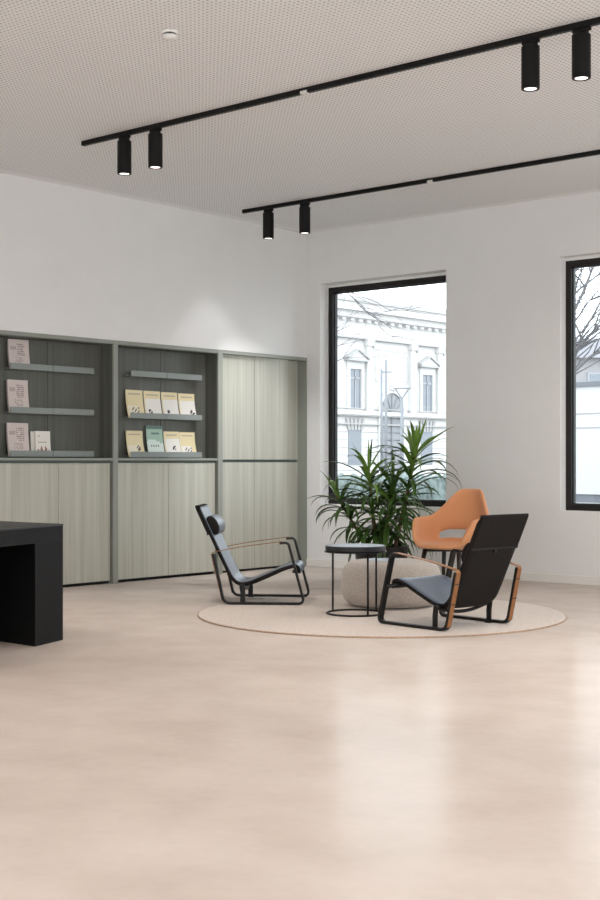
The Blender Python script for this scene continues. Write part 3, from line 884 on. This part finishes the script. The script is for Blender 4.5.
def fwin(yc):
    m = MB(); a = 0.66
    m.box(FX, FX + 0.14, yc - a - 0.3, yc - a, 4.95, 7.8); m.box(FX, FX + 0.14, yc + a, yc + a + 0.3, 4.95, 7.8); m.box(FX, FX + 0.14, yc - a - 0.3, yc + a + 0.3, 7.8, 8.05)
    f = fp(m, 'window', M['stone'])
    def sub(mb, n, mat):
        mb.v = [(p[0] - FX, p[1] - 68.4, p[2] + 0.05) for p in mb.v]; return mb.build(n, mat, f)
    sub(MB().box(FX, FX + 0.02, yc - a, yc + a, 4.98, 7.8), 'pane', M['facade_glass'])
    q = MB(); q.box(FX + 0.02, FX + 0.07, yc - 0.05, yc + 0.05, 4.98, 7.8); q.box(FX + 0.02, FX + 0.07, yc - a, yc + a, 7.08, 7.22)
    q.box(FX + 0.02, FX + 0.06, yc - a, yc - a + 0.09, 4.98, 7.8); q.box(FX + 0.02, FX + 0.06, yc + a - 0.09, yc + a, 4.98, 7.8)
    sub(q, 'casement', M['facade_frame'])
    p = MB()
    p.box(FX, FX + 0.45, yc - 1.22, yc + 1.22, 8.36, 8.5, 1)
    p.box(FX, FX + 0.15, yc - 1.0, yc + 1.0, 8.05, 8.36, 0)
    tri = [(yc - 1.22, 8.5), (yc + 1.22, 8.5), (yc, 9.15)]
    p.add([(FX, y, z) for y, z in tri] + [(FX + 0.3, y, z) for y, z in tri], [(0, 1, 2), (3, 5, 4), (0, 3, 4, 1), (1, 4, 5, 2), (2, 5, 3, 0)], 0)
    for sgn in (-1, 1):
        e = yc + sgn * 1.28
        p.add([(FX, e, 8.5), (FX, yc, 9.12), (FX, yc, 9.26), (FX, e, 8.64), (FX + 0.45, e, 8.5), (FX + 0.45, yc, 9.12), (FX + 0.45, yc, 9.26), (FX + 0.45, e, 8.64)],
              [(0, 1, 2, 3), (4, 7, 6, 5), (0, 4, 5, 1), (2, 6, 7, 3), (1, 5, 6, 2), (0, 3, 7, 4)], 1)
    fp(p, 'pediment', [M['stone'], M['stone_line']])
    # ground-floor window with flat arch of voussoirs
    g = MB()
    for k in range(-2, 3):
        y = yc + k * 0.36; lean = k * 0.12
        g.hexa([(FX, y - 0.13, 3.42), (FX + 0.12, y - 0.13, 3.42), (FX + 0.12, y + 0.13, 3.42), (FX, y + 0.13, 3.42)],
               [(FX, y - 0.13 + lean, 4.25), (FX + 0.12, y - 0.13 + lean, 4.25), (FX + 0.12, y + 0.13 + lean, 4.25), (FX, y + 0.13 + lean, 4.25)])
    gw = fp(g, 'lower_window', M['stone_line'])
    q = MB().box(FX, FX + 0.04, yc - 0.75, yc + 0.75, 0.9, 3.4)
    q.v = [(p_[0] - FX, p_[1] - 68.4, p_[2] + 0.05) for p_ in q.v]; q.build('pane', M['facade_glass'], gw)
for yc in (55.1, 63.95, 72.85, 81.6): fwin(yc)
# door bay
yc = 68.35; a = 1.42
m = MB(); n = 20
for rr, rz_, xx, mi in ((a + 0.28, 1.42 + 0.22, 0.14, 0),):
    out = [(yc + rr * math.cos(PI * k / n), 4.82 + rz_ * math.sin(PI * k / n)) for k in range(n + 1)]
    inn = [(yc + a * math.cos(PI * k / n), 4.82 + 1.42 * math.sin(PI * k / n)) for k in range(n + 1)]
    for k in range(n):
        A, B_, C_, D_ = out[k], out[k + 1], inn[k + 1], inn[k]
        m.add([(FX, *A), (FX, *B_), (FX, *C_), (FX, *D_), (FX + xx, *A), (FX + xx, *B_), (FX + xx, *C_), (FX + xx, *D_)],
              [(0, 1, 2, 3), (4, 7, 6, 5), (0, 4, 5, 1), (2, 6, 7, 3)], 0)
m.box(FX, FX + 0.14, yc - a - 0.28, yc - a, 0, 4.82); m.box(FX, FX + 0.14, yc + a, yc + a + 0.28, 0, 4.82)
door = fp(m, 'portal', M['stone'])
m = MB(); pts2 = [(yc - a, 0.0), (yc + a, 0.0)] + [(yc + a * math.cos(PI * k / n), 4.82 + 1.42 * math.sin(PI * k / n)) for k in range(n + 1)]
vs = [(FX + 0.03, y, z) for y, z in pts2]; m.add(vs, [tuple(range(len(vs)))], 0)
vs = [(FX + 0.0, y, z) for y, z in pts2]; m.add(vs, [tuple(reversed(range(len(vs))))], 0)
m.v = [(p[0] - FX, p[1] - 68.4, p[2] + 0.05) for p in m.v]; m.build('fanlight', M['facade_door'], door)
m = MB(); m.box(FX + 0.03, FX + 0.12, yc - a, yc + a, 4.5, 4.72)
for yy in (yc - a, yc - 0.1, yc + a - 0.2): m.box(FX + 0.03, FX + 0.1, yy, yy + 0.2, 0, 4.5)
for k in range(1, 6):
    an = PI * k / 6; y, z = yc + 1.3 * math.cos(an), 4.82 + 1.3 * math.sin(an)
    m.tube([(FX + 0.05, yc, 4.75), (FX + 0.05, y, z)], 0.05, 5)
m.v = [(p[0] - FX, p[1] - 68.4, p[2] + 0.05) for p in m.v]; m.build('door_leaf', M['street_metal'], door)
# relief panel over the door
m = MB()
for (ya, yb, za, zb2) in ((66.75, 70.1, 9.0, 9.12), (66.75, 70.1, 7.25, 7.37), (66.75, 66.87, 7.37, 9.0), (69.98, 70.1, 7.37, 9.0)): m.box(FX, FX + 0.05, ya, yb, za, zb2)
k = 0
while k < 40:
    yy = 66.35 + k * 0.11
    m.box(FX, FX + 0.05, yy, yy + 0.05, 9.28, 9.28 + 0.12 + 0.06 * (k % 3)); m.box(FX, FX + 0.05, yy, yy + 0.05, 6.95 + 0.06 * (k % 2), 7.15)
    k += 1
for k in range(18):
    zz = 7.2 + k * 0.11
    m.box(FX, FX + 0.05, 66.36 - 0.05 * (k % 2), 66.6, zz, zz + 0.05); m.box(FX, FX + 0.05, 70.25, 70.45 + 0.05 * (k % 2), zz, zz + 0.05)
m.box(FX, FX + 0.3, yc - 0.3, yc + 0.3, 6.45, 6.85)
fp(m, 'relief_panel', M['stone'])

# poles, tram wires and lamp on the square
def pole(label, x, y, h, r, cross):
    p = thing('utility_pole', label, 'pole', (x, y, -0.05), group='tall thin poles on the square')
    MB().tube([(0, 0, 0), (0, 0, h)], [r, r * 0.8], 8).build('shaft', M['street_metal'], p, smooth=True)
    if cross:
        MB().tube([(0, 0, h - 0.15), (cross * 0.758, cross * 0.653, h - 0.15)], r * 0.5, 6).build('cross_arm', M['street_metal'], p)
pole('shorter pole with side arm on the square, left of the taller pole', -32.716, 44.406, 6.05, 0.075, 0.55)
pole('tallest thin pole on the square, seen before the stone facade', -34.95, 47.76, 6.83, 0.085, 0)
lp = thing('street_lamp', 'street lamp with triangular open head on the square', 'street lamp', (-25.954, 37.033, -0.05))
MB().tube([(0, 0, 0), (0, 0, 4.05)], [0.09, 0.07], 8).build('post', M['street_metal'], lp, smooth=True)
m = MB()
for s in (-1, 1): m.tube([(0, 0, 4.03), (s * 0.29 * 0.758, s * 0.29 * 0.653, 4.46)], 0.035, 6)
m.build('head_arms', M['street_metal'], lp)
MB().tube([(-0.40 * 0.758, -0.40 * 0.653, 4.5), (0.40 * 0.758, 0.40 * 0.653, 4.5)], 0.035, 6).build('canopy_bar', M['street_metal'], lp)

# hedge outside the left window
hd = MB(); rnd = random.Random(5); nx_, rws = 60, []
A = Vector((-9.6, 11.55, 0)); Bv = Vector((-6.9, 13.87, 0)); dv = (Bv - A); nrm = Vector((dv.y, -dv.x, 0)).normalized()
secs = [(0.0, -0.3), (0.5, -0.33), (0.85, -0.27), (0.92, 0.0), (0.85, 0.27), (0.5, 0.33), (0.0, 0.3)]
for i in range(nx_ + 1):
    c0 = A + dv * i / nx_
    rws.append([tuple(c0 + nrm * (o + rnd.uniform(-.04, .04)) + Vector((0, 0, z - 0.05 + (rnd.uniform(-.05, .05) if z > 0 else 0)))) for z, o in secs])
hd.grid(rws); hd.f += [tuple(range(7)), tuple(nx_ * 7 + k for k in range(7))]; hd.m += [0, 0]
tag(hd.build('hedge', M['hedge'], loc=(-8.25, 12.7, -0.05)), 'low clipped hedge outside the left window behind the yucca', 'hedge')

# bare trees
def tree(label, base, trunk, limbs, seed, twigs, r0):
    t = thing('bare_tree', label, 'tree', base, group='bare winter trees outside')
    B = Vector(base); rnd = random.Random(seed)
    MB().tube([Vector(p) - B for p in spline(trunk, 5)], [r0 * (1 - 0.6 * i / (len(trunk) * 5 - 5)) for i in range(len(trunk) * 5 - 4)], 8).build('trunk', M['bark'], t, smooth=True)
    mb = MB()
    for pts, r in limbs:
        q = spline(pts, 4); n = len(q)
        mb.tube([Vector(p) - B for p in q], [r * (1 - 0.75 * i / (n - 1)) for i in range(n)], 5)
        for k in range(twigs):
            i = rnd.randrange(1, n - 1); p = Vector(q[i]); d0 = (Vector(q[i + 1]) - p).normalized()
            dirv = (d0 + Vector((rnd.uniform(-.8, .8), rnd.uniform(-.5, .5), rnd.uniform(-.55, .75)))).normalized()
            L = rnd.uniform(0.3, 0.95); rr = max(0.0055, r * rnd.uniform(0.25, 0.5)); seg = [p]
            for s in range(4):
                dirv = (dirv + Vector((rnd.uniform(-.25, .25), rnd.uniform(-.2, .2), rnd.uniform(-.15, .22)))).normalized()
                seg.append(seg[-1] + dirv * L / 4)
            mb.tube([v - B for v in seg], [rr, rr * .85, rr * .7, rr * .5, rr * .3], 4)
    mb.build('branches', M['bark'], t, smooth=True)
tree('bare tree close outside the right window', (0.40, 4.30, -0.05),
     [(0.40, 4.30, -0.05), (0.43, 4.33, 1.2), (0.49, 4.38, 2.4), (0.45, 4.35, 3.6), (0.52, 4.42, 5.0)],
     [([(0.45, 4.35, 1.7), (0.64, 4.51, 2.38), (0.79, 4.64, 2.66), (0.95, 4.77, 2.88), (1.09, 4.89, 3.05), (1.5, 5.2, 3.5)], 0.043),
      ([(0.46, 4.36, 2.0), (0.78, 4.63, 2.38), (0.95, 4.77, 2.58), (1.09, 4.89, 2.68), (1.5, 5.2, 2.8)], 0.032),
      ([(0.49, 4.38, 2.2), (0.70, 4.56, 2.95), (0.84, 4.68, 3.35), (0.95, 4.77, 3.69), (1.02, 4.83, 4.02), (1.05, 4.86, 4.6)], 0.032),
      ([(0.48, 4.38, 2.5), (0.79, 4.64, 2.81), (0.97, 4.79, 3.11), (1.2, 5.0, 3.45)], 0.023),
      ([(0.46, 4.36, 2.9), (0.79, 4.64, 3.43), (1.0, 4.82, 3.66), (1.4, 5.2, 4.1)], 0.026),
      ([(0.48, 4.36, 2.7), (0.78, 4.63, 3.05), (0.95, 4.77, 3.35), (1.2, 5.0, 3.7)], 0.022),
      ([(0.46, 4.36, 3.3), (0.80, 4.64, 3.75), (1.0, 4.82, 3.95), (1.4, 5.2, 4.6)], 0.023)], 21, 14, 0.11)
tree('bare tree left of the left window, drooping twigs before the facade', (-6.9, 5.95, -0.05),
     [(-6.9, 5.95, -0.05), (-6.8, 6.0, 2.0), (-6.75, 6.1, 4.2), (-6.4, 6.4, 5.6)],
     [([(-6.6, 6.2, 4.9), (-5.93, 6.77, 4.97), (-5.59, 7.06, 4.55), (-5.32, 7.29, 4.25), (-5.22, 7.38, 4.13), (-5.09, 7.49, 3.93), (-4.92, 7.63, 3.8), (-4.83, 7.72, 3.57), (-4.65, 7.87, 3.39)], 0.017),
      ([(-5.30, 7.31, 4.24), (-5.03, 7.54, 4.11), (-4.87, 7.68, 4.02), (-4.73, 7.8, 3.91), (-4.54, 7.96, 3.88), (-4.37, 8.11, 3.93)], 0.011),
      ([(-5.18, 7.41, 4.09), (-5.06, 7.52, 3.93), (-5.01, 7.56, 3.82), (-4.91, 7.65, 3.77)], 0.010),
      ([(-6.75, 6.1, 3.0), (-6.1, 6.62, 3.3), (-5.55, 7.1, 3.45), (-5.25, 7.35, 3.62)], 0.016),
      ([(-6.75, 6.1, 2.8), (-6.0, 6.70, 3.1), (-5.5, 7.13, 3.2), (-5.15, 7.44, 3.45)], 0.014),
      ([(-6.75, 6.1, 2.6), (-6.0, 6.70, 2.85), (-5.5, 7.13, 2.95), (-5.25, 7.35, 3.1)], 0.012)], 22, 7, 0.16)

# white site container and grey building beyond the right window
c0 = Vector((-11.6, 24.57, 0)); c1 = Vector((-2.6, 22.6, 0)); dv = (c1 - c0); L = dv.length; rz = math.atan2(dv.y, dv.x)
ct = thing('site_container', 'white panelled site container outside the right window', 'container', (c0.x, c0.y, -0.05), rz)
MB().box(0, L, 0, 2.5, 0.24, 3.44).build('body', M['container'], ct)
MB().box(-0.05, L + 0.05, -0.06, 2.55, 3.44, 3.58).build('roof_rim', M['container_trim'], ct)
MB().box(0.05, L - 0.05, 0.05, 2.45, 0.0, 0.24).build('skid_base', M['container_trim'], ct)
m = MB()
for z in (2.62, 2.20): m.box(0, L, -0.012, 0.0, z, z + 0.035)
m.build('panel_seam', M['render_grey'], ct)
c0 = Vector((-29.5, 53.8, 0)); c1 = Vector((-16, 64.9, 0)); dv = c1 - c0; L = dv.length; rz = math.atan2(dv.y, dv.x)
bl = thing('apartment_building', 'grey building far behind the white container and bare branches', 'building', (c0.x, c0.y, -0.05), rz)
MB().box(0, L, 0, 9, 0, 7.0).build('wall', M['render_grey'], bl)
m = MB(); m.add([(-0.3, -0.4, 7.0), (L + 0.3, -0.4, 7.0), (L + 0.3, 9.4, 7.0), (-0.3, 9.4, 7.0), (0.5, 3, 8.4), (L - 0.5, 3, 8.4), (L - 0.5, 6, 8.4), (0.5, 6, 8.4)],
              [(3, 2, 1, 0), (4, 5, 6, 7), (0, 1, 5, 4), (1, 2, 6, 5), (2, 3, 7, 6), (3, 0, 4, 7)])
m.build('roof', M['roof_grey'], bl)
for fz in (1.2, 4.6):
    for i in range(7):
        x = 1.0 + i * 2.4
        wf = MB().box(x - 0.1, x + 1.1, -0.08, 0, fz - 0.1, fz + 1.6).build('window', M['facade_frame'], bl)
        MB().box(x, x + 1.0, -0.10, -0.08, fz, fz + 1.5).build('pane', M['facade_glass'], wf)

# ------------------------------------------------------------------ light
wd = bpy.data.worlds.new('overcast_sky'); SC.world = wd; wd.use_nodes = True
bg = wd.node_tree.nodes['Background']
bg.inputs['Color'].default_value = (0.90, 0.955, 1.0, 1); bg.inputs['Strength'].default_value = 3.6
# unseen wide fill lamps without housings, added to brighten the room; warm at left
NEUT = (1.0, 0.94, 0.88)
for y, e in ((-1.5, 40), (-4.46, 50), (-7.42, 55), (-10.38, 50), (-13.3, 50)):
    for x in (1.9, 4.6, 7.3, 10.0, 12.4):
        if y > -5 and x < 7: continue
        spot_light('spot_or_fill_beam', x, y, CEIL - 0.2, e, 150, 0.8, WARM if x < 5 else NEUT, rad=0.06)

spot_light('spot_or_fill_beam', 4.95, -1.5, CEIL - 0.2, 75, 150, 0.8, NEUT, rad=0.06)  # unseen lamp without housing, added to brighten the lower back wall

# ------------------------------------------------------------------ camera
cam = bpy.data.cameras.new('camera'); co = bpy.data.objects.new('camera', cam); COL.objects.link(co)
co.location = (9.732, -11.418, 1.18)
co.rotation_euler = (math.radians(90), 0, math.radians(40.742))
cam.sensor_width = 36; cam.sensor_fit = 'AUTO'; cam.lens = 53.4; cam.shift_y = 11 / 900
cam.clip_end = 400
SC.camera = co
vs_ = SC.view_settings
vs_.view_transform = 'Standard'; vs_.look = 'None'; vs_.gamma = 1.0; vs_.use_curve_mapping = False
vs_.exposure = 0.36
